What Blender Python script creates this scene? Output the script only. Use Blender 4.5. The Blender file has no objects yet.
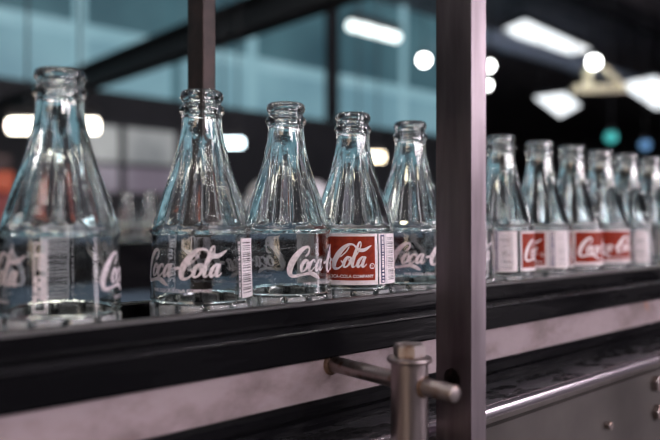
import bpy, bmesh, math, random
from mathutils import Vector, Matrix
R_ = math.radians
PI = math.pi
scene = bpy.context.scene
COL = scene.collection
random.seed(7)

# ------------------------------------------------------------------ camera
F = 690.0
TH = math.atan2(760, 690)            # angle between view axis and conveyor
CY = -0.3946                         # camera's distance from the bottle line
cam_d = bpy.data.cameras.new('camera')
cam = bpy.data.objects.new('camera', cam_d)
COL.objects.link(cam)
cam.location = (0, CY, 0)
cam.rotation_euler = (PI / 2, 0, TH - PI / 2)
cam_d.sensor_width = 36
cam_d.lens = 36 * F / 660
cam_d.shift_y = 2 / 660
cam_d.clip_start = 0.02
cam_d.clip_end = 200
cam_d.dof.use_dof = True
cam_d.dof.focus_distance = 0.49
cam_d.dof.aperture_fstop = 3.8
scene.camera = cam

scene.view_settings.view_transform = 'Standard'
scene.view_settings.look = 'None'
scene.view_settings.gamma = 1
scene.view_settings.use_curve_mapping = False
scene.view_settings.exposure = 0.2
cy = scene.cycles
cy.max_bounces = 32
cy.transmission_bounces = 32
cy.glossy_bounces = 8
cy.diffuse_bounces = 3
cy.transparent_max_bounces = 16
cy.sample_clamp_indirect = 40
cy.filter_width = 1.1
cy.blur_glossy = 0.4

w = bpy.data.worlds.new('world')
scene.world = w
w.use_nodes = True
w.node_tree.nodes['Background'].inputs[0].default_value = (0.35, 0.5, 0.6, 1)
w.node_tree.nodes['Background'].inputs[1].default_value = 0.05

FRONT_GLOW_K = 32.0          # glow of the unseen panes added behind the camera
GLAZE_K = 0.95        # daylight through the teal glazing of the far wall


def at(px, py, q=None, z=None):
    """world point seen at (px, py), on the plane Y = q + CY or on height z"""
    xr = (px - 330) / F
    zr = (222 - py) / F
    dx = math.cos(TH) + xr * math.sin(TH)
    dy = math.sin(TH) - xr * math.cos(TH)
    t = q / dy if q is not None else z / zr
    return Vector((dx * t, dy * t + CY, zr * t))


# ------------------------------------------------------------------ materials
def mat(name, col=(0.5, 0.5, 0.5), rough=0.5, metal=0.0, emit=None, k=1.0, trans=0.0, ior=1.45):
    m = bpy.data.materials.new(name)
    m.use_nodes = True
    b = m.node_tree.nodes['Principled BSDF']
    b.inputs['Base Color'].default_value = (*col, 1)
    b.inputs['Roughness'].default_value = rough
    b.inputs['Metallic'].default_value = metal
    b.inputs['Transmission Weight'].default_value = trans
    b.inputs['IOR'].default_value = ior
    if emit:
        b.inputs['Emission Color'].default_value = (*emit, 1)
        b.inputs['Emission Strength'].default_value = k
    return m


def nodes(m):
    nt = m.node_tree
    return nt, nt.nodes['Principled BSDF'], nt.nodes.new, nt.links.new


def noise(m, scale, detail=4, stretch=(1, 1, 1), rough=0.5):
    nt, b, N, L = nodes(m)
    tc = N('ShaderNodeTexCoord')
    mp = N('ShaderNodeMapping')
    mp.inputs['Scale'].default_value = stretch
    n = N('ShaderNodeTexNoise')
    n.inputs['Scale'].default_value = scale
    n.inputs['Detail'].default_value = detail
    n.inputs['Roughness'].default_value = rough
    L(tc.outputs['Object'], mp.inputs[0])
    L(mp.outputs[0], n.inputs['Vector'])
    return n


def ramp(m, n, stops):
    nt, b, N, L = nodes(m)
    r = N('ShaderNodeValToRGB')
    el = r.color_ramp.elements
    while len(el) < len(stops):
        el.new(0.5)
    for e, (p, c) in zip(el, stops):
        e.position = p
        e.color = (*c, 1) if len(c) == 3 else c
    L(n.outputs['Fac'], r.inputs[0])
    return r


def tint(m, n, stops, socket='Base Color'):
    nt, b, N, L = nodes(m)
    r = ramp(m, n, stops)
    L(r.outputs[0], b.inputs[socket])


def bump(m, n, strength, dist):
    nt, b, N, L = nodes(m)
    bp = N('ShaderNodeBump')
    bp.inputs['Strength'].default_value = strength
    bp.inputs['Distance'].default_value = dist
    L(n.outputs['Fac'], bp.inputs['Height'])
    old = b.inputs['Normal'].links
    if old:
        L(old[0].from_socket, bp.inputs['Normal'])
    L(bp.outputs[0], b.inputs['Normal'])


g3 = lambda v: (v, v, v)
M_glass = mat('bottle_glass', (0.93, 0.975, 0.98), 0.015, trans=1.0, ior=1.5)
bump(M_glass, noise(M_glass, 50, 2), 0.22, 0.0007)
bump(M_glass, noise(M_glass, 420, 3), 0.2, 0.0003)
M_stip = mat('stippled_glass', (0.72, 0.74, 0.78), 0.25, trans=0.72, ior=1.5)
bump(M_stip, noise(M_stip, 900, 2), 0.8, 0.0006)
M_white = mat('white_print', (0.80, 0.72, 0.77), 0.45)
tint(M_white, noise(M_white, 500, 5), [(0.25, (0.60, 0.54, 0.58)), (0.5, (0.82, 0.75, 0.79))])
M_thin = mat('thin_white_print', (0.6, 0.54, 0.58), 0.5)
tint(M_thin, noise(M_thin, 420, 5), [(0.3, (0.40, 0.36, 0.39)), (0.55, (0.62, 0.56, 0.60))])
M_red = mat('red_print', (0.36, 0.035, 0.015), 0.4)
M_red.node_tree.nodes['Principled BSDF'].inputs['Specular IOR Level'].default_value = 0.2
tint(M_red, noise(M_red, 260, 5), [(0.3, (0.19, 0.015, 0.006)), (0.6, (0.27, 0.027, 0.010))])
M_navy = mat('navy_print', (0.03, 0.03, 0.10), 0.4)

M_black = mat('black_rail', (0.004, 0.004, 0.005), 0.3)
M_black.node_tree.nodes['Principled BSDF'].inputs['Specular IOR Level'].default_value = 0.06
nz = noise(M_black, 60, 6, (0.15, 1, 1))
tint(M_black, nz, [(0.35, g3(0.14)), (0.65, g3(0.38))], 'Roughness')
bump(M_black, noise(M_black, 220, 4, (0.1, 1, 1)), 0.3, 0.0008)
M_belt = mat('belt_plate', (0.006, 0.006, 0.007), 0.4)
M_belt.node_tree.nodes['Principled BSDF'].inputs['Specular IOR Level'].default_value = 0.1
M_ledge = mat('wet_ledge', (0.008, 0.008, 0.010), 0.2)
tint(M_ledge, noise(M_ledge, 70, 5, (0.15, 1, 1)), [(0.4, g3(0.12)), (0.6, g3(0.32))], 'Roughness')
bump(M_ledge, noise(M_ledge, 200, 4, (0.2, 1, 1)), 0.3, 0.0006)
M_lip = mat('painted_lip_highlight', (0.04, 0.038, 0.042), 0.4)  # paler colour stands in for the highlight along the wet rail edge
M_strip = mat('wear_strip', (0.30, 0.23, 0.26), 0.55)
nt, b, N, L = nodes(M_strip)
n1 = noise(M_strip, 26, 8, (0.6, 1, 1), 0.65)
r1 = ramp(M_strip, n1, [(0.30, (0.15, 0.11, 0.115)), (0.5, (0.27, 0.215, 0.235)), (0.75, (0.32, 0.26, 0.285))])
n2 = noise(M_strip, 17, 3)
r2 = ramp(M_strip, n2, [(0.70, (0, 0, 0)), (0.76, (1, 1, 1))])
mx = N('ShaderNodeMix')
mx.data_type = 'RGBA'
L(r2.outputs[0], mx.inputs[0])
L(r1.outputs[0], mx.inputs[6])
mx.inputs[7].default_value = (0.30, 0.11, 0.035, 1)
L(mx.outputs[2], b.inputs['Base Color'])
bump(M_strip, noise(M_strip, 300, 4), 0.2, 0.0005)

M_steel = mat('worn_steel', (0.30, 0.26, 0.27), 0.34, 1.0)
nz = noise(M_steel, 120, 6, (1, 1, 0.12))
tint(M_steel, nz, [(0.3, (0.17, 0.14, 0.14)), (0.7, (0.42, 0.36, 0.37))])
bump(M_steel, noise(M_steel, 260, 4), 0.15, 0.0004)
M_rod = mat('rusty_rod_steel', (0.36, 0.31, 0.31), 0.36, 1.0)
tint(M_rod, noise(M_rod, 150, 6), [(0.3, (0.20, 0.12, 0.09)), (0.5, (0.38, 0.33, 0.33))])
bump(M_rod, noise(M_rod, 400, 4), 0.2, 0.0003)
M_rust = mat('rust_ring', (0.10, 0.05, 0.03), 0.8)
tint(M_rust, noise(M_rust, 300, 5), [(0.3, (0.03, 0.018, 0.014)), (0.7, (0.12, 0.065, 0.04))])
M_post = mat('stanchion_steel', (0.30, 0.25, 0.28), 0.36, 1.0)
nz = noise(M_post, 40, 6, (2, 2, 0.25))
tint(M_post, nz, [(0.3, (0.13, 0.11, 0.12)), (0.7, (0.27, 0.23, 0.255))])
bump(M_post, noise(M_post, 300, 3), 0.1, 0.0004)
M_brown = mat('brown_bar', (0.10, 0.05, 0.045), 0.5, 0.3)
tint(M_brown, noise(M_brown, 60, 5), [(0.3, (0.012, 0.008, 0.008)), (0.7, (0.045, 0.026, 0.025))])
M_tray = mat('wet_tray', (0.16, 0.16, 0.18), 0.2, 0.9)
nz = noise(M_tray, 55, 5, (0.5, 1, 1))
tint(M_tray, nz, [(0.46, g3(0.45)), (0.53, g3(0.04))], 'Roughness')
bump(M_tray, noise(M_tray, 90, 3, (0.6, 1, 1)), 0.7, 0.003)
M_edge = mat('polished_edge', (0.62, 0.56, 0.62), 0.25, 1.0)
M_side = mat('side_panel_steel', (0.14, 0.12, 0.12), 0.38, 0.7)
tint(M_side, noise(M_side, 9, 5), [(0.3, (0.07, 0.062, 0.06)), (0.7, (0.16, 0.145, 0.14))])
bump(M_side, noise(M_side, 40, 3), 0.1, 0.001)

M_wall = mat('dark_wall', (0.035, 0.042, 0.05), 0.8)
tint(M_wall, noise(M_wall, 0.7, 5), [(0.3, (0.009, 0.011, 0.015)), (0.7, (0.026, 0.028, 0.035))])
M_wallf = mat('far_wall', (0.16, 0.15, 0.17), 0.8)
tint(M_wallf, noise(M_wallf, 0.25, 4), [(0.3, (0.08, 0.08, 0.10)), (0.7, (0.24, 0.22, 0.24))])
M_floor = mat('concrete_floor', (0.09, 0.09, 0.095), 0.45)
tint(M_floor, noise(M_floor, 1.5, 6), [(0.3, (0.05, 0.05, 0.055)), (0.7, (0.13, 0.13, 0.135))])
M_ceil = mat('roof_sheet', (0.08, 0.08, 0.09), 0.7)
tint(M_ceil, noise(M_ceil, 1.2, 4, (1, 5, 1)), [(0.3, (0.10, 0.10, 0.12)), (0.7, (0.30, 0.28, 0.31))])
M_beam = mat('dark_beam', (0.010, 0.012, 0.016), 0.6)
M_frame = mat('glazing_frame', (0.25, 0.38, 0.42), 0.5, emit=None)


def glow(name, lo, hi, scale, k, stretch=(1, 1, 1)):
    m = mat(name, (0.02, 0.02, 0.02), 0.25, emit=hi, k=k)
    tint(m, noise(m, scale, 3, stretch), [(0.35, lo), (0.65, hi)], 'Emission Color')
    return m


M_glz_lo = glow('daylit_teal_pane', (0.12, 0.235, 0.29), (0.175, 0.32, 0.375), 0.5, GLAZE_K)
M_glz_hi = glow('daylit_dark_teal_pane', (0.028, 0.070, 0.092), (0.055, 0.125, 0.152), 0.5, GLAZE_K)
M_glz_bar = glow('daylit_pale_pane', (0.18, 0.33, 0.385), (0.23, 0.39, 0.45), 0.8, GLAZE_K)
M_greywin = glow('grey_window_pane', (0.16, 0.17, 0.18), (0.33, 0.34, 0.34), 0.8, 1.0)
M_pinkwin = glow('lilac_window_pane', (0.12, 0.10, 0.13), (0.24, 0.22, 0.26), 0.8, 1.0)
M_frontglow = glow('added_front_pane', (0.92, 0.80, 0.86), (1.0, 0.90, 0.95), 0.3, FRONT_GLOW_K)
M_warmglow = glow('added_warm_pane', (1.0, 0.70, 0.48), (1.0, 0.86, 0.70), 0.4, 5.0)
M_added_tube = mat('added_roof_tube', (1, 1, 1), 0.3, emit=(1.0, 0.96, 0.92), k=42)
M_duct = mat('blue_duct', (0.42, 0.55, 0.72), 0.45, 0.2)
M_doorglow = glow('added_door_pane', (0.80, 0.68, 0.76), (1.0, 0.88, 0.95), 0.5, 7.0)
M_sky = glow('skylight_pane', (0.82, 0.92, 1.0), (1.0, 1.0, 1.0), 1.5, 1.5, (1, 4, 1))
M_tubew = mat('warm_tube', (1, 1, 1), 0.3, emit=(1.0, 0.90, 0.75), k=9)
M_tubey = mat('yellow_tube', (1, 1, 1), 0.3, emit=(1.0, 0.83, 0.58), k=6)
M_tubeb = mat('cool_tube', (1, 1, 1), 0.3, emit=(0.75, 0.92, 1.0), k=7)
M_tuben = mat('pale_tube', (1, 1, 1), 0.3, emit=(0.80, 0.93, 0.92), k=2.2)
M_bulb = mat('bay_lamp_bulb', (1, 1, 1), 0.3, emit=(0.97, 1.0, 0.98), k=14)
M_tealb = mat('teal_bulb', (0.1, 0.5, 0.5), 0.3, emit=(0.05, 0.42, 0.40), k=0.9)
M_blueb = mat('blue_bulb', (0.1, 0.3, 0.6), 0.3, emit=(0.12, 0.24, 0.42), k=0.8)
M_yel = mat('yellow_bracket', (0.9, 0.86, 0.62), 0.5)
M_drum = mat('white_plastic', (0.75, 0.76, 0.80), 0.5)
M_lid = mat('grey_lid', (0.55, 0.56, 0.60), 0.5)
M_orange = mat('orange_paint', (0.40, 0.07, 0.02), 0.5)
M_redp = mat('red_paint', (0.14, 0.012, 0.01), 0.5)
M_navyb = mat('machine_navy', (0.03, 0.06, 0.09), 0.5)


# ------------------------------------------------------------------ builders
def link(name, verts, faces, m, parent=None, smooth=False, mats=None, idx=None):
    me = bpy.data.meshes.new(name)
    me.from_pydata([tuple(v) for v in verts], [], faces)
    for mm in (mats or [m]):
        me.materials.append(mm)
    if idx:
        me.polygons.foreach_set('material_index', idx)
    if smooth:
        me.polygons.foreach_set('use_smooth', [True] * len(me.polygons))
    me.update()
    o = bpy.data.objects.new(name, me)
    COL.objects.link(o)
    if parent:
        o.parent = parent
    return o


class MB:
    def __init__(self):
        self.bm = bmesh.new()

    def box(self, x0, x1, y0, y1, z0, z1, bev=0.0):
        vs = [self.bm.verts.new(p) for p in ((x0, y0, z0), (x1, y0, z0), (x1, y1, z0), (x0, y1, z0),
                                             (x0, y0, z1), (x1, y0, z1), (x1, y1, z1), (x0, y1, z1))]
        fs = [self.bm.faces.new([vs[i] for i in f]) for f in
              ((3, 2, 1, 0), (4, 5, 6, 7), (0, 1, 5, 4), (1, 2, 6, 5), (2, 3, 7, 6), (3, 0, 4, 7))]
        if bev:
            es = list({e for f in fs for e in f.edges})
            bmesh.ops.bevel(self.bm, geom=es, offset=bev, segments=2, affect='EDGES', profile=0.5)
        return self

    def tube(self, a, c, r, r2=None, seg=24, bev=0.0):
        a, c = Vector(a), Vector(c)
        r2 = r if r2 is None else r2
        d = (c - a).normalized()
        u = d.orthogonal().normalized()
        v = d.cross(u)
        L_ = (c - a).length
        st = [(0, r), (L_, r2)] if not bev else [(0, r - bev), (bev * 0.4, r - bev * 0.3), (bev, r), (L_ - bev, r2),
                                                (L_ - bev * 0.4, r2 - bev * 0.3), (L_, r2 - bev)]
        rings = []
        for t, rr in st:
            rings.append([self.bm.verts.new(a + d * t + (u * math.cos(2 * PI * k / seg) + v * math.sin(2 * PI * k / seg)) * rr)
                          for k in range(seg)])
        for i in range(len(rings) - 1):
            for k in range(seg):
                self.bm.faces.new((rings[i][k], rings[i][(k + 1) % seg], rings[i + 1][(k + 1) % seg], rings[i + 1][k]))
        self.bm.faces.new(rings[0][::-1])
        self.bm.faces.new(rings[-1])
        return self

    def lathe(self, prof, cx=0, cy_=0, seg=48):
        rings = []
        for r, z in prof:
            rings.append([self.bm.verts.new((cx + r * math.cos(2 * PI * k / seg), cy_ + r * math.sin(2 * PI * k / seg), z))
                          for k in range(seg)])
        for i in range(len(rings) - 1):
            for k in range(seg):
                self.bm.faces.new((rings[i][k], rings[i][(k + 1) % seg], rings[i + 1][(k + 1) % seg], rings[i + 1][k]))
        self.bm.faces.new(rings[0][::-1])
        self.bm.faces.new(rings[-1])
        return self

    def prism(self, pts, x0, x1):
        """profile of (y, z) points swept along X"""
        A = [self.bm.verts.new((x0, y, z)) for y, z in pts]
        B = [self.bm.verts.new((x1, y, z)) for y, z in pts]
        n = len(pts)
        for i in range(n):
            self.bm.faces.new((A[i], A[(i + 1) % n], B[(i + 1) % n], B[i]))
        self.bm.faces.new(A[::-1])
        self.bm.faces.new(B)
        return self

    def build(self, name, m, parent=None, smooth=None):
        bmesh.ops.recalc_face_normals(self.bm, faces=self.bm.faces)
        me = bpy.data.meshes.new(name)
        self.bm.to_mesh(me)
        self.bm.free()
        me.materials.append(m)
        if smooth:
            me.polygons.foreach_set('use_smooth', [True] * len(me.polygons))
            me.set_sharp_from_angle(angle=R_(smooth))
        o = bpy.data.objects.new(name, me)
        COL.objects.link(o)
        if parent:
            o.parent = parent
            o.matrix_parent_inverse = Matrix.Translation(parent.location).inverted() if parent.parent is None and parent.type == 'EMPTY' else Matrix()
        return o


def tag(o, label, cat, group=None, kind=None):
    o['label'] = label
    o['category'] = cat
    if group:
        o['group'] = group
    if kind:
        o['kind'] = kind
    return o


def struct(o):
    o['kind'] = 'structure'
    return o


def empty(name, loc, label, cat, group=None, rz=0):
    o = bpy.data.objects.new(name, None)
    o.empty_display_size = 0.05
    COL.objects.link(o)
    o.location = loc
    o.rotation_euler = (0, 0, rz)
    return tag(o, label, cat, group)


# ------------------------------------------------------------------ setting
ZF, ZC = -1.15, 5.6
XL, XR, YF, YB = -9.0, 46.0, -7.5, 11.6
YFAR = 34.0
struct(MB().box(XL, XR, YF, YFAR, ZF - 0.2, ZF).build('floor', M_floor))
struct(MB().box(XL, XR, YF, YFAR, ZC, ZC + 0.2).build('ceiling', M_ceil))
struct(MB().box(XL - 0.2, XL, YF, YFAR, ZF, ZC).build('wall_left', M_wall))
struct(MB().box(XR, XR + 0.2, YF, YFAR, ZF, ZC).build('wall_right', M_wall))
XE = 16.7            # the teal wall ends here and the hall opens to its far end
struct(MB().box(XL, XE, YB, YB + 0.3, ZF, 2.38).build('wall_back', M_wall))
struct(MB().box(XL, XR, YFAR, YFAR + 0.2, ZF, ZC).build('wall_far', M_wallf))
struct(MB().box(XL, XR, YF - 0.2, YF, ZF, ZC).build('wall_front', M_wall))
# glazing of the back wall: pale lower band, transom, darker upper band
gl = struct(MB().box(XL, XE, YB + 0.1, YB + 0.16, 2.38, ZC).build('window_1', M_glz_hi))
MB().box(XL, XE, YB + 0.06, YB + 0.09, 2.38, 3.28).build('lower_pane', M_glz_lo, gl)
MB().box(XL, XE, YB - 0.02, YB + 0.05, 3.28, 3.52).build('transom', M_glz_bar, gl)
for X, mm, ww in ((-5.5, M_glz_bar, 0.12), (-1.5, M_glz_bar, 0.12), (2.2, M_glz_bar, 0.12), (4.9, M_glz_bar, 0.10), (6.8, M_glz_hi, 0.08),
                  (8.6, M_glz_bar, 0.10), (10.9, M_wall, 0.20), (13.4, M_glz_bar, 0.08), (XE - 0.3, M_wall, 0.28)):
    MB().box(X - ww, X + ww, YB - 0.10, YB - 0.03, 2.38, ZC).build('mullion', mm, gl)
for n_, (px0, px1, py0, py1, mm) in enumerate(((62, 176, 121, 158, M_greywin), (62, 176, 163, 190, M_pinkwin))):
    a, c = at(px0, py1, q=11.9), at(px1, py0, q=11.9)
    a2 = at(px0, 222 - (222 - py0) * 1, q=11.9)
    wf = struct(MB().box(a.x, c.x, YB - 0.06, YB - 0.01, a.z, a2.z).build('window_%d' % (n_ + 2), mm))
    for k in (2,):
        X = a.x + (c.x - a.x) * k / 4
        MB().box(X - 0.05, X + 0.05, YB - 0.12, YB - 0.065, a.z, a2.z).build('mullion', M_wall, wf)
# unseen glowing windows added behind the camera to light the labels and glass
for n_, (x0, x1) in enumerate(((-1.2, 0.8), (2.3, 4.3), (5.8, 7.8), (9.3, 11.3))):
    wf = struct(MB().box(x0, x1, YF + 0.02, YF + 0.05, 2.0, 3.3).build('window_%d' % (n_ + 4), M_frontglow))
    for k in range(1, 3):
        X = x0 + (x1 - x0) * k / 3
        MB().box(X - 0.05, X + 0.05, YF + 0.055, YF + 0.11, 2.0, 3.3).build('mullion', M_wall, wf)
    MB().box(x0, x1, YF + 0.055, YF + 0.10, 2.6, 2.68).build('transom', M_wall, wf)


wf = struct(MB().box(XL + 0.02, XL + 0.05, -6.5, -1.5, 0.2, 3.8).build('window_8', M_warmglow))  # unseen warm pane, added to put warm highlights on the bottle shoulders
for k in range(1, 8):
    Y = -6.5 + 5.0 * k / 8
    MB().box(XL + 0.055, XL + 0.11, Y - 0.06, Y + 0.06, 0.2, 3.8).build('mullion', M_wall, wf)


df = struct(MB().box(7.9, 10.3, YF + 0.02, YF + 0.05, ZF, 1.6).build('added_door_1', M_doorglow))  # unseen glowing door, added for the highlight on the steel post
for X in (7.9, 9.1, 10.3):
    MB().box(X - 0.06, X + 0.06, YF + 0.055, YF + 0.11, ZF, 1.6).build('added_door_frame', M_wall, df)


def ibeam_y(name, X, z0, z1, wd, y0, y1, label, group):
    mb = MB()
    mb.box(X - wd / 2, X + wd / 2, y0, y1, z0, z0 + 0.02)
    mb.box(X - wd / 2, X + wd / 2, y0, y1, z1 - 0.02, z1)
    mb.box(X - 0.012, X + 0.012, y0, y1, z0 + 0.02, z1 - 0.02)
    return tag(mb.build(name, M_beam), label, 'beam', group)


ibeam_y('steel_beam', 3.15, 1.47, 1.72, 0.18, YF + 0.1, 11.4,
        'dark steel beam slanting up behind the first two bottles', None)
# ceiling beams along X near the camera side of the glazing, and roof purlins
for k, Y in enumerate((3.6, 7.5)):
    tag(MB().box(XL, 30, Y, Y + 0.25, ZC - 0.45 - 0.0 * k, ZC, 0).build('roof_beam', M_beam),
        ('nearer' if k == 0 else 'farther') + ' dark roof beam running lengthwise under the ceiling', 'beam', 'roof beams')

# rows of unseen tube lamps added under the roof to brighten the glass
for j, Y in enumerate((-5.5, -2.6, 1.6, 5.6)):
    for i, X in enumerate((-6.5, -3.0, 0.5, 4.0)):
        e = empty('added_batten_lamp', (X, Y, 5.0), 'long batten lamp added out of view under the roof to brighten the bottles', 'lamp', 'added batten lamps under the roof')
        MB().tube((X - 0.75, Y, 4.96), (X + 0.75, Y, 4.96), 0.035, seg=12).build('tube', M_added_tube, e, 40)
        MB().box(X - 0.78, X + 0.78, Y - 0.04, Y + 0.04, 5.0, 5.08).build('housing', M_beam, e)
        for dx in (-0.6, 0.6):
            MB().tube((X + dx, Y, 5.08), (X + dx, Y, ZC), 0.01, seg=6).build('hanger', M_beam, e)
# pale blue duct under the roof light
A_, B_ = at(484, 36, z=4.6), at(548, 82, z=4.6)
B_.y = A_.y + 0.01
e = empty('air_duct', (A_.x, A_.y, 4.6), 'dim bluish round duct under the large roof light', 'duct')
MB().tube(A_, (A_.x + 16, A_.y, 4.6), 0.22, seg=20).build('duct_pipe', M_duct, e, 40)
for k in range(5):
    X = A_.x + 1 + 3.4 * k
    MB().tube((X, A_.y, 4.6), (X + 0.06, A_.y, 4.6), 0.25, seg=20).build('duct_collar', M_duct, e, 40)
    MB().tube((X + 0.03, A_.y, 4.8), (X + 0.03, A_.y, ZC), 0.015, seg=6).build('hanger', M_beam, e)

# skylights in the roof, brightest things in view
sk = [((504, 30), (525, 21), (590, 50), (557, 58), 'large bright roof light upper right beside the steel post'),
      ((535, 98), (565, 94), (580, 106), (560, 117), 'smaller bright roof light below the round bay lamp'),
      ((620, 85), (655, 78), (690, 98), (656, 109), 'bright roof light at the right edge of the picture')]
for c0, c1, c2, c3, lb in sk:
    zz = 5.45 if c0[0] < 510 else 3.6
    P = [at(*c, z=zz) for c in (c0, c1, c2, c3)]
    e = empty('roof_light', (sum(p.x for p in P) / 4, sum(p.y for p in P) / 4, zz), lb, 'roof light', 'roof lights')
    ctr = Vector(e.location)
    lo = [p - ctr for p in P]
    link('diffuser', lo + [p + Vector((0, 0, 0.03)) for p in lo],
         [(0, 1, 2, 3), (7, 6, 5, 4), (0, 4, 5, 1), (1, 5, 6, 2), (2, 6, 7, 3), (3, 7, 4, 0)], M_sky, e)
    hs = [p * 1.05 + Vector((0, 0, 0.031)) for p in lo]
    link('housing', hs + [p + Vector((0, 0, 0.1)) for p in hs],
         [(0, 1, 2, 3), (7, 6, 5, 4), (0, 4, 5, 1), (1, 5, 6, 2), (2, 6, 7, 3), (3, 7, 4, 0)], M_beam, e)
    if zz < 5:
        for p in (hs[0], hs[2]):
            q0 = p * 0.7
            MB().tube((q0.x, q0.y, 0.1), (q0.x, q0.y, ZC - zz), 0.02, seg=8).build('hanger', M_beam, e).matrix_parent_inverse = Matrix()


def tube_lamp(px0, px1, py, q, r, m, lb, grp='fluorescent tube lamps', py1=None):
    a, c = at(px0, py, q=q), at(px1, py1 if py1 is not None else py, q=q)
    zc = a.z if py1 is None else (a.z + c.z) / 2
    if py1 is None:                      # lies square to the view: short cross fitting
        a = Vector((a.x, a.y, zc))
        d_ = (a - cam.location).xy.length
        c = at(px1, py, z=a.z)
        c.z = a.z
    e = empty('tube_lamp', ((a.x + c.x) / 2, (a.y + c.y) / 2, zc), lb, 'lamp', grp)
    MB().tube((a.x, a.y, zc), (c.x, c.y, zc), r, seg=12).build('tube', m, e)
    d = (c - a).normalized()
    MB().box(-1, 1, -1, 1, -1, 1).bm.free()
    n = Vector((-d.y, d.x, 0)) * r * 1.4
    v = []
    for z in (zc + r * 1.05, zc + r * 2.4):
        for p, s in ((a, -1), (c, -1), (c, 1), (a, 1)):
            v.append((p.x + n.x * s - e.location.x, p.y + n.y * s - e.location.y, z - e.location.z))
    link('housing', v, [(3, 2, 1, 0), (4, 5, 6, 7), (0, 1, 5, 4), (1, 2, 6, 5), (2, 3, 7, 6), (3, 0, 4, 7)], M_beam, e)
    for p in (a.lerp(c, 0.2), a.lerp(c, 0.8)):
        MB().tube((p.x, p.y, zc + r * 2.4), (p.x, p.y, ZC), 0.006, seg=6).build('hanger', M_beam, e)
    return e


tube_lamp(10, 97, 126, 3.6, 0.035, M_tubew, 'warm white tube lamp seen behind the neck of the nearest bottle')
tube_lamp(218, 243, 143, 4.2, 0.03, M_tubeb, 'bluish tube lamp to the right of the second bottle neck')
tube_lamp(352, 384, 157, 4.0, 0.035, M_tubey, 'warm yellowish tube lamp between fourth and fifth bottle necks')
tube_lamp(350, 397, 24, 6.0, 0.06, M_tuben, 'pale sloping tube lamp high up left of the steel post', py1=39)


def bay_lamp(px, py, d, r, m, lb, grp):
    ray = at(px, py, q=1.0) - cam.location
    depth = ray.x * math.cos(TH) + ray.y * math.sin(TH)
    p = Vector(cam.location) + ray * (d / depth)
    e = empty('bay_lamp', p, lb, 'lamp', grp)
    prof = [(r * math.sin(PI * k / 12), p.z - r * math.cos(PI * k / 12)) for k in range(1, 12)]
    MB().lathe(prof, p.x, p.y, 20).build('bulb', m, e, 60)
    MB().lathe([(r * 1.0, p.z + r * 0.75), (r * 0.5, p.z + r * 1.3), (r * 0.3, p.z + r * 2)], p.x, p.y, 20).build('shade', M_beam, e, 40)
    MB().tube((p.x, p.y, p.z + r * 2), (p.x, p.y, ZC), 0.008, seg=6).build('rod', M_beam, e)
    return p


bay_lamp(424, 60, 10, 0.075, M_bulb, 'round white bay lamp just left of the steel post', 'round bay lamps')
bay_lamp(489, 66, 12, 0.075, M_bulb, 'upper of two round lamps half hidden by the steel post', 'round bay lamps')
bay_lamp(487, 85, 9.5, 0.05, M_bulb, 'lower of two round lamps half hidden by the steel post', 'round bay lamps')
p_l = bay_lamp(594, 62, 11, 0.09, M_bulb, 'round white lamp at the top of the yellow bracket', 'round bay lamps')
bay_lamp(611, 137, 11, 0.09, M_tealb, 'small round teal indicator lamp above the far bottles', 'indicator lamps')
bay_lamp(645, 145, 11, 0.08, M_blueb, 'small round blue indicator lamp near the right edge', 'indicator lamps')
e = empty('lamp_bracket', p_l, 'pale yellow triangular lamp bracket at the upper right', 'bracket')


def pt(px, py, d):
    ray = at(px, py, q=1.0) - cam.location
    depth = ray.x * math.cos(TH) + ray.y * math.sin(TH)
    return Vector(cam.location) + ray * (d / depth)


MB().tube(pt(588, 66, 11.5), pt(587, 90, 11.5), 0.075, seg=12).build('upright', M_yel, e)
MB().tube(pt(601, 66, 11.5), pt(622, 86, 11.5), 0.05, seg=12).build('brace', M_yel, e)
MB().tube(pt(572, 90, 11.5), pt(626, 88, 11.5), 0.07, seg=12).build('crossbar', M_yel, e)

# dull background machines
a = at(-40, 200, q=3.2)
e = empty('orange_machine', (a.x, a.y, ZF), 'orange and red machine at the far left behind the nearest bottle', 'machine')
for (x0, x1, y0, y1, m, nm) in ((-60, 15, 190, 168, M_orange, 'hood'), (-60, 14, 230, 190, M_redp, 'red_panel'), (-60, 12, 168, 150, M_brown, 'top_box')):
    A, B = at(x0, y0, q=3.2), at(x1, y1, q=3.2)
    MB().box(A.x, B.x, A.y, A.y + 0.6, A.z, at(x0, y1, q=3.2).z, 0.01).build(nm, m, e)
A, B = at(-60, 230, q=3.2), at(20, 230, q=3.2)
MB().box(A.x + 0.05, B.x - 0.05, A.y + 0.05, A.y + 0.55, ZF, A.z).build('base', M_navyb, e)

p = at(289, 215, q=3.0)
e = empty('plastic_drum', (p.x, p.y, ZF), 'white plastic drum with rounded shoulders behind the third bottle', 'drum')
zt = at(289, 180, q=3.0).z
rr = 0.225
MB().lathe([(rr * 0.95, ZF), (rr, ZF + 0.03), (rr, zt - 0.10), (rr * 0.97, zt - 0.05), (rr * 0.8, zt - 0.012), (rr * 0.5, zt)],
           p.x, p.y, 40).build('drum_body', M_drum, e, 50)
MB().lathe([(rr * 0.4, zt), (rr * 0.4, zt + 0.015), (rr * 0.36, zt + 0.02)], p.x, p.y, 32).build('lid', M_lid, e, 40)

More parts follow.
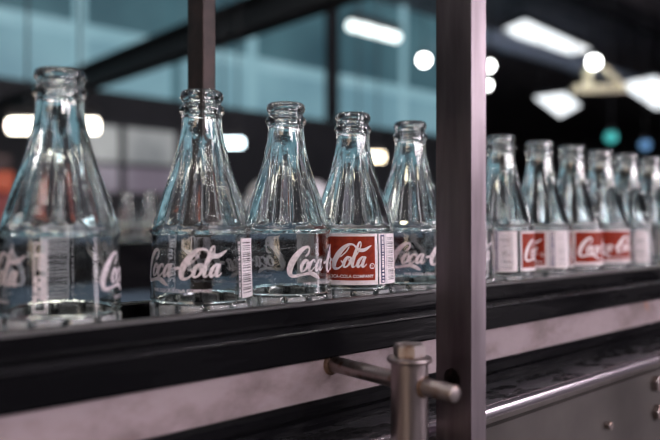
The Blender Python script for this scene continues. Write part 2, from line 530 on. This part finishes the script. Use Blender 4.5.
# ------------------------------------------------------------------ bottle
H = 0.1583
PROF = [(0.0265, 0.0), (0.0295, 0.0004), (0.0312, 0.0016), (0.0324, 0.0036), (0.0330, 0.0058), (0.0335, 0.0110),
        (0.0338, 0.0170), (0.0337, 0.0190), (0.0333, 0.0203), (0.0332, 0.0225), (0.0330, 0.0320), (0.0327, 0.0420),
        (0.0324, 0.0520), (0.0321, 0.0600), (0.0321, 0.0622), (0.0328, 0.0633), (0.0334, 0.0645), (0.0331, 0.0658),
        (0.0322, 0.0668), (0.0314, 0.0685), (0.0304, 0.0720), (0.0279, 0.0800), (0.0252, 0.0885), (0.0219, 0.0980),
        (0.0189, 0.1077), (0.0165, 0.1170), (0.0148, 0.1250), (0.0137, 0.1320), (0.01315, 0.1375), (0.0131, 0.1410),
        (0.0136, 0.1422), (0.0146, 0.1434), (0.0149, 0.1450), (0.0147, 0.1466), (0.0138, 0.1478), (0.0127, 0.1490),
        (0.0126, 0.1505), (0.0129, 0.1517), (0.0137, 0.1527), (0.0141, 0.1542), (0.0140, 0.1560), (0.0134, 0.1574),
        (0.0124, 0.1582)]


PROF = [(r, z if z < 0.0668 else 0.0668 + (z - 0.0668) * 0.976) for r, z in PROF]
H = PROF[-1][1] + 0.0001


def interp(tab, z):
    for (r0, z0), (r1, z1) in zip(tab, tab[1:]):
        if z <= z1:
            t = (z - z0) / max(1e-9, z1 - z0)
            return r0 + (r1 - r0) * max(0, t)
    return tab[-1][0]


def smooth_tab(tab, n):
    """Catmull-Rom refinement of the profile"""
    out = []
    for i in range(len(tab) - 1):
        p0, p1, p2, p3 = tab[max(0, i - 1)], tab[i], tab[i + 1], tab[min(len(tab) - 1, i + 2)]
        for k in range(n):
            t = k / n
            q = []
            for c in range(2):
                a_, b_, c_, d_ = p0[c], p1[c], p2[c], p3[c]
                q.append(0.5 * (2 * b_ + (c_ - a_) * t + (2 * a_ - 5 * b_ + 4 * c_ - d_) * t * t + (3 * b_ - a_ - 3 * c_ + d_) * t ** 3))
            out.append((q[0], q[1]))
    out.append(tab[-1])
    return out


def sstep(a, b, x):
    t = min(1, max(0, (x - a) / (b - a)))
    return t * t * (3 - 2 * t)


NF, NP = 14, 12


def make_glass(name, seg=168, n=2):
    outer = smooth_tab(PROF, n)
    verts, faces, idx = [], [], []
    rows = []
    for r, z in outer:
        row = []
        # flutes on the shoulder, scalloped where they meet the ring
        for k in range(seg):
            a = 2 * PI * k / seg
            fl = abs(math.sin(NF * a / 2))
            amp = 0.105 * sstep(0.0665, 0.071, z) * (1 - sstep(0.108, 0.128, z))
            rr = r * (1 + amp * (fl ** 0.55 - 0.85))
            if 0.0625 < z < 0.068:
                rr *= 1 + 0.012 * (fl - 0.6) * sstep(0.0625, 0.0645, z)
            pw = abs(((NP * a / (2 * PI)) % 1) - 0.5) * 2         # 0 centre of a panel, 1 the groove
            inp = (1 - sstep(0.70, 0.82, pw)) * sstep(0.0035, 0.0055, z) * (1 - sstep(0.0175, 0.0193, z))
            if z < 0.0203:
                rr += 0.0019 * (inp - 1.0) * sstep(0.001, 0.004, z)
            dz = 0.0
            if 0.0655 < z < 0.075:
                dz = -0.0010 * (fl - 0.5) * (1 - abs(z - 0.069) / 0.006) if abs(z - 0.069) < 0.006 else 0
            row.append(len(verts))
            verts.append((rr * math.cos(a), rr * math.sin(a), z + dz))
        rows.append((row, z))
    def wall(z):
        if z > 0.135:
            return 0.0038
        return 0.0026 + 0.0012 * sstep(0.10, 0.135, z) + 0.0006 * (1 - sstep(0.02, 0.03, z))
    inner = [(0.0108, H), (0.0098, 0.1553), (0.0092, 0.153), (0.0091, 0.147), (0.0092, 0.138)]
    for z in (0.131, 0.125, 0.117, 0.1077, 0.098, 0.0885, 0.080, 0.072, 0.0645, 0.058, 0.050, 0.042, 0.032, 0.022, 0.014, 0.010):
        inner.append((interp(PROF, z) - wall(z), z))
    r_b = inner[-1][0]
    inner += [(r_b - 0.0015, 0.0072), (r_b - 0.005, 0.0055), (r_b - 0.010, 0.0050), (0.010, 0.0062), (0.003, 0.0070)]
    inner = smooth_tab(inner, 2)
    for r, z in inner:
        row = []
        for k in range(seg):
            a = 2 * PI * k / seg
            fl = abs(math.sin(NF * a / 2))
            amp = 0.010 * sstep(0.0665, 0.071, z) * (1 - sstep(0.108, 0.128, z))
            rr = r * (1 + amp * (fl - 0.7))
            row.append(len(verts))
            verts.append((rr * math.cos(a), rr * math.sin(a), z))
        rows.append((row, -1))
    for (ra, za), (rb, zb) in zip(rows, rows[1:]):
        for k in range(seg):
            k2 = (k + 1) % seg
            faces.append((ra[k], ra[k2], rb[k2], rb[k]))
            pw = abs(((NP * (k + 0.5) / seg) % 1) - 0.5) * 2
            idx.append(1 if (zb != -1 and 0.0045 < za < 0.0178 and pw < 0.74) else 0)
    faces.append(tuple(rows[-1][0]))
    idx.append(0)
    # punt under the base
    base = []
    for r, z in ((0.024, 0.0006), (0.018, 0.0022), (0.006, 0.0030)):
        row = []
        for k in range(seg):
            a = 2 * PI * k / seg
            row.append(len(verts))
            verts.append((r * math.cos(a), r * math.sin(a), z))
        base.append(row)
    chain = [rows[0][0]] + base
    for ra, rb in zip(chain, chain[1:]):
        for k in range(seg):
            k2 = (k + 1) % seg
            faces.append((rb[k], rb[k2], ra[k2], ra[k]))
            idx.append(0)
    faces.append(tuple(base[-1][::-1]))
    idx.append(0)
    return link(name, verts, faces, None, smooth=True, mats=[M_glass, M_stip], idx=idx)


def wrap(u, z, off):
    r = interp(PROF, z) + off
    a = u / 0.0328
    return (r * math.cos(a), r * math.sin(a), z)


def patch(name, u0, u1, z0, z1, off, m, parent=None, holes=None):
    """rectangle printed on the glass, wrapped round it; a rounded outline"""
    nu = max(2, int(abs(u1 - u0) / 0.0012))
    nv = max(2, int((z1 - z0) / 0.003))
    v, f = [], []
    for j in range(nv + 1):
        for i in range(nu + 1):
            v.append(wrap(u0 + (u1 - u0) * i / nu, z0 + (z1 - z0) * j / nv, off))
    for j in range(nv):
        for i in range(nu):
            q = j * (nu + 1) + i
            f.append((q, q + 1, q + nu + 2, q + nu + 1))
    return v, f


def merged(name, rects, off, m, parent=None):
    V, Fc = [], []
    for u0, u1, z0, z1 in rects:
        v, f = patch('', u0, u1, z0, z1, off, m)
        n = len(V)
        V += v
        Fc += [tuple(i + n for i in q) for q in f]
    return link(name, V, Fc, m, parent, smooth=True)


def catmull(pts, n=9):
    out = []
    for i in range(len(pts) - 1):
        P = [pts[max(0, i - 1)], pts[i], pts[i + 1], pts[min(len(pts) - 1, i + 2)]]
        for k in range(n):
            t = k / n
            out.append(tuple(0.5 * (2 * P[1][c] + (P[2][c] - P[0][c]) * t + (2 * P[0][c] - 5 * P[1][c] + 4 * P[2][c] - P[3][c]) * t * t
                                    + (3 * P[1][c] - P[0][c] - 3 * P[2][c] + P[3][c]) * t ** 3) for c in range(3)))
    out.append(pts[-1])
    return out


# script lettering: strokes of (x, y, pen width); x-height 1, sheared afterwards
def o_(x, w=0.62, h=1.0):
    return [(x + 0.42, h * 0.97, .12), (x + 0.16, h * 0.92, .22), (x, h * 0.5, .30), (x + 0.10, h * 0.08, .22), (x + 0.32, 0.0, .12),
            (x + 0.56, h * 0.22, .18), (x + w, h * 0.62, .24), (x + 0.52, h * 0.93, .14), (x + 0.36, h * 0.90, .08), (x + .34, h * .7, .06), (x + .50, h * .66, .06), (x + .80, h * .80, .07)]


def small_c(x):
    return [(x + 0.56, 0.72, .18), (x + 0.50, 0.95, .12), (x + 0.22, 0.90, .18), (x + 0.04, 0.45, .30), (x + 0.14, 0.06, .22), (x + 0.40, 0.02, .12), (x + 0.70, 0.34, .08)]


def small_a(x):
    return [[(x + 0.52, 0.84, .12), (x + 0.30, 0.98, .14), (x + 0.06, 0.66, .26), (x + 0.02, 0.22, .26), (x + 0.20, 0.0, .16), (x + 0.46, 0.40, .09), (x + 0.60, 0.95, .12)],
            [(x + 0.60, 1.02, .20), (x + 0.52, 0.55, .28), (x + 0.56, 0.12, .24), (x + 0.74, 0.02, .12), (x + 0.98, 0.30, .07)]]


SCRIPT = [
    # first capital with its tail running under the word
    [(1.42, 1.30, .14), (1.66, 1.62, .16), (1.62, 2.00, .14), (1.28, 2.14, .20), (0.80, 1.85, .36), (0.40, 1.25, .48), (0.22, 0.55, .50), (0.30, -0.05, .42), (0.60, -0.38, .28),
     (1.0, -0.42, .22), (1.7, -0.30, .20), (2.4, -0.22, .28), (3.0, -0.38, .34), (3.5, -0.62, .22), (3.75, -0.72, .05)],
    o_(1.30), small_c(2.10), *small_a(2.95),
    [(3.95, 0.62, .20), (4.40, 0.72, .20)],
    # second capital
    [(5.42, 0.62, .10), (5.72, 0.30, .12), (5.55, -0.02, .12), (5.20, -0.18, .20), (4.86, 0.02, .36), (4.72, 0.60, .46), (4.92, 1.30, .46), (5.30, 1.90, .34),
     (5.75, 2.20, .20), (6.20, 2.16, .14), (6.5, 1.95, .16), (6.95, 1.66, .26), (7.5, 1.66, .28), (8.0, 1.98, .14), (8.15, 2.10, .04)],
    [(5.25, 1.55, .06), (5.05, 1.30, .16), (5.15, 1.02, .14), (5.42, 1.20, .10), (5.72, 1.62, .10), (5.80, 2.0, .10)],
    o_(5.80),
    [(6.45, 0.55, .07), (6.85, 1.20, .09), (7.0, 2.0, .10), (6.86, 2.42, .10), (6.70, 2.30, .16), (6.66, 1.60, .26), (6.66, 0.60, .30), (6.78, 0.10, .24), (6.98, 0.02, .10), (7.2, 0.3, .07)],
    *small_a(7.25),
]
SH, UW = 0.34, 0.0640 / 8.9
UH = 0.0077
PEN = 1.2


def script_mesh(name, off, parent, m=None):
    V, Fc = [], []
    for st in SCRIPT:
        pts = catmull(st)
        pts = [((x + SH * y) , y, w_) for x, y, w_ in pts]
        left = []
        for i, (x, y, w_) in enumerate(pts):
            xa, ya, _ = pts[max(0, i - 1)]
            xb, yb, _ = pts[min(len(pts) - 1, i + 1)]
            dx, dy = xb - xa, yb - ya
            l = math.hypot(dx, dy) or 1
            nx, ny = -dy / l * w_ * 0.5 * PEN, dx / l * w_ * 0.5 * PEN
            row = []
            for s in (-1, 0, 1):
                X = (x + nx * s - 4.55) * UW
                Z = 0.0363 + (y + ny * s) * UH
                row.append(len(V))
                V.append(wrap(X, Z, off))
            left.append(row)
        for A, B in zip(left, left[1:]):
            Fc.append((A[0], B[0], B[1], A[1]))
            Fc.append((A[1], B[1], B[2], A[2]))
    return link(name, V, Fc, m or M_white, parent, smooth=False)


def text_mesh(name, body, size, u0, z0, off, m, parent, vertical=False, align='CENTER', font_sx=1.0):
    cu = bpy.data.curves.new(name, 'FONT')
    cu.body = body
    cu.size = size
    cu.align_x = align
    cu.align_y = 'CENTER'
    cu.offset = size * 0.02
    cu.resolution_u = 3
    t = bpy.data.objects.new(name, cu)
    COL.objects.link(t)
    dg = bpy.context.evaluated_depsgraph_get()
    me = bpy.data.meshes.new_from_object(t.evaluated_get(dg))
    COL.objects.unlink(t)
    bpy.data.objects.remove(t)
    bm = bmesh.new()
    bm.from_mesh(me)
    bmesh.ops.triangulate(bm, faces=bm.faces[:])
    bpy.data.meshes.remove(me)
    V = []
    for v in bm.verts:
        x, y = v.co.x * font_sx, v.co.y
        if vertical:
            x, y = -y, x
        V.append(wrap(u0 + x, z0 + y, off))
    bm.verts.index_update()
    Fc = [tuple(v.index for v in f.verts) for f in bm.faces]
    bm.free()
    return link(name, V, Fc, m, parent)


rad = 0.0328


def deg(d):
    return R_(d) * rad


def barcode_rects(u0, u1, z0, z1, seed):
    rnd = random.Random(seed)
    rects = [(u0, u0 + 0.0012, z0, z1), (u1 - 0.0042, u1, z0, z1)]
    rects.append((u0, u1, z1 - 0.0022, z1))
    rects.append((u0, u1, z0, z0 + 0.0030))
    z = z0 + 0.0032
    while z < z1 - 0.003:
        g = rnd.choice((0.00035, 0.00045, 0.0007))
        s = rnd.choice((0.0006, 0.0009, 0.0014))
        rects.append((u0 + 0.001, u1 - 0.004, z + g, min(z + g + s, z1 - 0.002)))
        z += g + s
    return rects


def rot_child(o, ang):
    o.rotation_euler.z = ang
    return o


def build_clear_bottle(name):
    """white print straight on the glass"""
    root = bpy.data.objects.new(name, None)
    root.empty_display_size = 0.03
    COL.objects.link(root)
    glass_body.copy()
    g = glass_body.copy()
    COL.objects.link(g)
    g.parent = root
    s1 = script_mesh('script_lettering', 0.0002, root, M_thin)
    c1 = text_mesh('caption', 'THE COCA-COLA COMPANY', 0.0028, 0, 0.0275, 0.0002, M_thin, s1, font_sx=1.15)
    s2 = s1.copy()
    COL.objects.link(s2)
    s2.parent = root
    rot_child(s2, PI)
    c2 = c1.copy()
    COL.objects.link(c2)
    c2.parent = s2
    merged('barcode', barcode_rects(deg(75), deg(106), 0.0215, 0.0595, 3), 0.0002, M_white, root)
    rnd = random.Random(4)
    rects, z = [], 0.0225
    while z < 0.058:
        s = rnd.uniform(0.0006, 0.0016)
        rects.append((deg(70.5), deg(72.8), z, z + s))
        z += s + rnd.choice((0.0004, 0.0006, 0.0014))
    merged('side_lettering', rects, 0.0002, M_white, root)
    a0, a1 = deg(-118), deg(-106)
    bx = merged('volume_mark', [(a0, a1, 0.0225, 0.0231), (a0, a1, 0.0584, 0.059), (a0, a0 + 0.0006, 0.0225, 0.059), (a1 - 0.0006, a1, 0.0225, 0.059)], 0.0002, M_white, root)
    text_mesh('volume_lettering', '200 ml', 0.0075, (a0 + a1) / 2, 0.0408, 0.0002, M_white, bx, vertical=True, font_sx=1.25)
    return root


def build_red_bottle(name):
    root = bpy.data.objects.new(name, None)
    root.empty_display_size = 0.03
    COL.objects.link(root)
    g = glass_body.copy()
    COL.objects.link(g)
    g.parent = root
    first = None
    for k in range(2):
        if first is None:
            lp = merged('printed_label', [(deg(-64), deg(64), 0.0228, 0.0612)], 0.00015, M_white, root)
            rp = merged('red_field', [(deg(-61), deg(59.5), 0.0262, 0.0592)], 0.0003, M_red, lp)
            s1 = script_mesh('script_lettering', 0.00045, lp)
            c1 = text_mesh('caption', 'THE COCA-COLA COMPANY', 0.0034, deg(56.5), 0.0292, 0.00045, M_white, lp, align='RIGHT', font_sx=0.95)
            t1 = text_mesh('trademark_sign', '®', 0.0056, deg(55), 0.0365, 0.00045, M_white, lp)
            first = (lp, rp, s1, c1, t1)
        else:
            lp2 = first[0].copy()
            COL.objects.link(lp2)
            lp2.parent = root
            rot_child(lp2, PI)
            for o in first[1:]:
                c = o.copy()
                COL.objects.link(c)
                c.parent = lp2
    ts = merged('text_strip', [(deg(66), deg(80), 0.0228, 0.0612)], 0.00015, M_white, root)
    merged('navy_band', [(deg(69), deg(77), 0.0238, 0.0602)], 0.0003, M_navy, ts)
    rnd = random.Random(5)
    rects = []
    z = 0.0245
    while z < 0.059:
        s = rnd.uniform(0.0006, 0.0018)
        rects.append((deg(71.2), deg(74.8), z, z + s))
        z += s + rnd.choice((0.0004, 0.0005, 0.0012))
    merged('strip_marks', rects, 0.00042, M_white, ts)
    merged('barcode', barcode_rects(deg(81), deg(110), 0.0228, 0.0612, 8), 0.00015, M_white, root)
    return root


def copy_tree(o, parent=None):
    c = o.copy()
    COL.objects.link(c)
    c.parent = parent
    for ch in list(o.children):
        copy_tree(ch, c)
    return c


# the line: x along the conveyor, label bearing, print, how to tell it
ZB = -0.070
BT = [
    (0.1504, 95, 'c', 'blurred clear bottle nearest the camera, leftmost, with a barcode showing through'),
    (0.2439, -26, 'c', 'clear bottle in front of the dark upright bar, second from left, white script'),
    (0.3148, 58, 'c', 'clear bottle third from the left, white script starting at its right half'),
    (0.3828, -29, 'r', 'sharp clear bottle with red label reading Cola beside a barcode, fourth from left'),
    (0.4518, 28, 'c', 'clear bottle partly hidden by the steel post, white script on its left side'),
    (0.5200, 10, 'c', 'clear bottle hidden behind the front steel post'),
    (0.5880, -82, 'r', 'clear bottle just right of the steel post, thin slice of red label'),
    (0.6600, -50, 'r', 'blurred clear bottle second right of the post, red label with barcode'),
    (0.7285, 67, 'r', 'blurred clear bottle third right of the post, red label on its right'),
    (0.7965, 30, 'r', 'blurred clear bottle fourth right of the post, under the yellow bracket'),
    (0.8645, -57, 'c', 'blurred clear bottle fifth right of the post, below the teal indicator lamp'),
    (0.9325, 140, 'c', 'blurred clear bottle below the blue indicator lamp'),
    (1.0005, -120, 'c', 'blurred clear bottle at the right edge of the picture'),
    (1.0685, 0, 'c', 'blurred clear bottle beyond the one at the right edge'),
]
glass_body = make_glass('glass_body')
clear = build_clear_bottle('glass_bottle')
red = build_red_bottle('glass_bottle')
COL.objects.unlink(glass_body)
bpy.data.objects.remove(glass_body)
used = {'c': False, 'r': False}
for s, Lb, kd, lb in BT:
    src = clear if kd == 'c' else red
    b = src if not used[kd] else copy_tree(src)
    used[kd] = True
    alpha = math.atan2(CY, -s)
    b.location = (s, 0, ZB)
    b.rotation_euler = (0, 0, alpha + R_(Lb))
    tag(b, lb, 'bottle', 'glass soda bottles on the conveyor')
# ------------------------------------------------------------------ conveyor
X0, X1 = -0.9, 3.2
e = empty('bottle_conveyor', (1.0, 0, ZF), 'long black conveyor with lilac side strip carrying the row of bottles', 'conveyor')
# chain plates
mb = MB()
x = X0
while x < X1:
    mb.box(x, x + 0.0365, -0.0400, 0.0400, ZB - 0.004, ZB - 0.0002)
    x += 0.038
mb.build('belt_chain', M_belt, e)['kind'] = 'stuff'
MB().box(X0, X1, -0.040, 0.040, -0.115, -0.0745).build('chain_bed', M_black, e)
front = MB().prism([(-0.0415, -0.100), (-0.0415, -0.0535), (-0.0430, -0.0528), (-0.0480, -0.0534), (-0.0498, -0.0550), (-0.0500, -0.0640),
                    (-0.0510, -0.0660), (-0.0600, -0.0678), (-0.0660, -0.0690), (-0.0672, -0.0705), (-0.0675, -0.0860), (-0.0665, -0.0872),
                    (-0.0560, -0.0872), (-0.0560, -0.1000)], X0, X1)
MB().prism([(-0.0500, -0.0690), (-0.0500, -0.0664), (-0.0668, -0.0680), (-0.0680, -0.0686), (-0.0680, -0.0694)], X0, X1).build('rail_ledge', M_ledge, e, 15)
MB().prism([(-0.0465, -0.0538), (-0.0478, -0.0524), (-0.0502, -0.0532), (-0.0504, -0.0548), (-0.0490, -0.0560)], X0, X1).build('lip_highlight', M_lip, e, 15)
front.build('guide_rail', M_black, e, 12)
MB().prism([(0.0415, -0.100), (0.0415, -0.0560), (0.0440, -0.0550), (0.0520, -0.0550), (0.0540, -0.0570), (0.0540, -0.100)], X0, X1).build('guide_rail', M_black, e, 12)
MB().box(X0, X1, -0.0615, -0.0500, -0.1138, -0.0872).build('wear_strip', M_strip, e)
MB().prism([(-0.0500, -0.1139), (-0.0630, -0.1139), (-0.0650, -0.1165), (-0.0650, -0.1195), (-0.0620, -0.1205), (-0.0620, -0.1235),
            (-0.0660, -0.1245), (-0.0660, -0.1275), (-0.0600, -0.1300), (-0.0600, -0.1335), (-0.0500, -0.1335)], X0, X1).build('lower_rail', M_black, e, 12)
MB().box(X0, X1, -0.104, 0.060, -0.1395, -0.1337).build('drip_tray', M_tray, e)
MB().prism([(-0.1025, -0.1395), (-0.1025, -0.1330), (-0.1040, -0.1312), (-0.1070, -0.1312), (-0.1090, -0.1330), (-0.1090, -0.1380), (-0.1075, -0.1398)], X0, X1).build('tray_edge', M_edge, e, 50)
MB().prism([(-0.1010, -0.1400), (-0.1075, -0.1400), (-0.1095, -0.1425), (-0.1060, -0.1470), (-0.1060, -0.62), (-0.1010, -0.62)], X0, X1).build('side_panel', M_side, e, 30)
MB().box(X0, X1, 0.050, 0.060, -0.62, -0.1397).build('side_panel', M_side, e)
for X in (-0.7, 1.0, 2.9):
    MB().box(X - 0.03, X + 0.03, -0.100, -0.04, ZF, -0.1397).build('leg', M_post, e)
    MB().box(X - 0.03, X + 0.03, -0.01, 0.05, ZF, -0.1397).build('leg', M_post, e)
# bolts on the side panel at the lower right
for px, py in ((655, 383), (656, 412), (606, 425)):
    P = at(px, py, q=-0.106 - CY)
    r = 0.008 if px > 640 else 0.004
    MB().tube((P.x, -0.1060, P.z), (P.x, -0.1115, P.z), r, seg=6, bev=0.0008).build('panel_bolt', M_rod, e)
for X in (0.92, -0.1):          # joints of the strip
    MB().box(X, X + 0.0008, -0.0618, -0.0615, -0.1136, -0.0874).build('strip_joint', M_brown, e)

# clamp rod + its pipe
XR_ = 0.304
e = empty('rail_support', (XR_, -0.1285, ZF), 'steel support pipe with hex bolt on top and cross rod through it', 'support')
ZR = -0.0945
pipe = MB().tube((XR_, -0.1285, ZF), (XR_, -0.1285, -0.0815), 0.0108, seg=40).build('pipe', M_steel, e, 40)
MB().lathe([(0.0108, -0.0815), (0.0125, -0.0812), (0.0131, -0.0798), (0.0125, -0.0784), (0.0100, -0.0780)], XR_, -0.1285, 40).build('collar', M_steel, e, 60)
MB().lathe([(0.0093, -0.0779), (0.0095, -0.0776), (0.0095, -0.0722), (0.0086, -0.0708), (0.0050, -0.0703)], XR_, -0.1285, 6).build('hex_bolt', M_rod, e)
MB().tube((XR_, -0.0630, ZR + 0.002), (XR_ + 0.0015, -0.1610, ZR), 0.0051, seg=28, bev=0.0012).build('cross_rod', M_rod, e, 40)
MB().tube((XR_, -0.0617, ZR + 0.002), (XR_, -0.0632, ZR + 0.002), 0.0075, 0.0062, seg=24).build('rust_ring', M_rust, e, 40)
MB().tube((XR_ + 0.001, -0.1385, ZR), (XR_ + 0.001, -0.1402, ZR), 0.0066, 0.0056, seg=24).build('rust_ring', M_rust, e, 40)

# front stanchion: flat bar with a bolt hole through its broad face
PXa, PXb, PYa, PYb = 0.3460, 0.3610, -0.1415, -0.1142
e = empty('steel_post', (PXa, PYa, ZF), 'tall grey steel flat post standing in front of the conveyor', 'post')
me_mb = MB()
zc, hr = -0.0975, 0.0062
PXm = PXa + 0.0022
yc = -0.1268
bm = me_mb.bm
seg = 24
rings = {}
for X in (PXa, PXm):
    circ = [bm.verts.new((X, yc + hr * math.cos(2 * PI * k / seg), zc + hr * math.sin(2 * PI * k / seg))) for k in range(seg)]
    sq = []
    for k in range(seg):
        c, s = math.cos(2 * PI * k / seg), math.sin(2 * PI * k / seg)
        m_ = max(abs(c), abs(s))
        yy = (PYb if c > 0 else PYa) if abs(c) >= abs(s) - 1e-9 else None
        if yy is None:
            yy = yc + (c / abs(s)) * 0.0145
            yy = min(PYb, max(PYa, yy))
        zz = zc + (s / m_) * 0.0145
        sq.append(bm.verts.new((X, yy, zz)))
    for k in range(seg):
        bm.faces.new((circ[k], circ[(k + 1) % seg], sq[(k + 1) % seg], sq[k]))
    rings[X] = circ
for k in range(seg):
    bm.faces.new((rings[PXa][k], rings[PXa][(k + 1) % seg], rings[PXm][(k + 1) % seg], rings[PXm][k]))
for (z0, z1) in ((ZF, zc - 0.0145), (zc + 0.0145, 1.6)):
    me_mb.box(PXa, PXm, PYa, PYb, z0, z1)
me_mb.box(PXm, PXb, PYa, PYa + 0.0022, ZF, 1.6)
me_mb.box(PXm, PXb, PYb - 0.0022, PYb, ZF, 1.6)
me_mb.box(PXb - 0.0022, PXb, PYa + 0.0022, PYb - 0.0022, ZF, 1.6)
for Y in (PYa, PYb):
    me_mb.bm.faces.new([bm.verts.new(p) for p in ((PXa, Y, zc - 0.0145), (PXm, Y, zc - 0.0145), (PXm, Y, zc + 0.0145), (PXa, Y, zc + 0.0145))])
me_mb.build('upright_bar', M_post, e)
MB().box(PXa - 0.03, PXb + 0.03, PYa - 0.03, PYb + 0.03, ZF, ZF + 0.008).build('foot_plate', M_post, e)

# rear upright bar behind the second bottle
P = at(203, 60, q=0.51)
e = empty('rear_upright', (P.x, 0.115, ZF), 'dark brown upright bar behind the second bottle', 'post')
MB().box(P.x, P.x + 0.013, P.y, P.y + 0.026, ZF, 1.6, 0.001).build('upright_bar', M_brown, e)
MB().box(P.x - 0.03, P.x + 0.043, P.y - 0.03, P.y + 0.056, ZF, ZF + 0.008).build('foot_plate', M_brown, e)

# ------------------------------------------------------------------ second line far behind with its own bottles
YQ = 1.45
e = empty('far_conveyor', (2.0, YQ, ZF), 'dark second conveyor running parallel behind the bottle row', 'conveyor')
MB().box(0.3, 7.0, YQ - 0.05, YQ + 0.05, ZB - 0.05, ZB - 0.0003).build('belt', M_belt, e)
MB().box(0.3, 7.0, YQ - 0.07, YQ - 0.055, ZB - 0.12, ZB + 0.018, 0.002).build('guide_rail', M_black, e)
MB().box(0.3, 7.0, YQ + 0.055, YQ + 0.07, ZB - 0.12, ZB + 0.018, 0.002).build('guide_rail', M_black, e)
MB().box(0.3, 7.0, YQ - 0.052, YQ + 0.052, -0.6, ZB - 0.051).build('side_panel', M_navyb, e)
for X in (0.6, 3.0, 6.0):
    MB().box(X - 0.03, X + 0.03, YQ - 0.04, YQ + 0.04, ZF, -0.6).build('leg', M_post, e)
src_mesh = [c for c in clear.children if c.name.startswith('glass_body')][0].data
xs = [0.62 + 0.0685 * k for k in range(12)]
for k, X in enumerate(xs):
    o = bpy.data.objects.new('far_bottle', src_mesh)
    COL.objects.link(o)
    o.location = (X, YQ, ZB)
    tag(o, 'out of focus clear bottle on the second line behind the row', 'bottle', 'bottles on the second line')
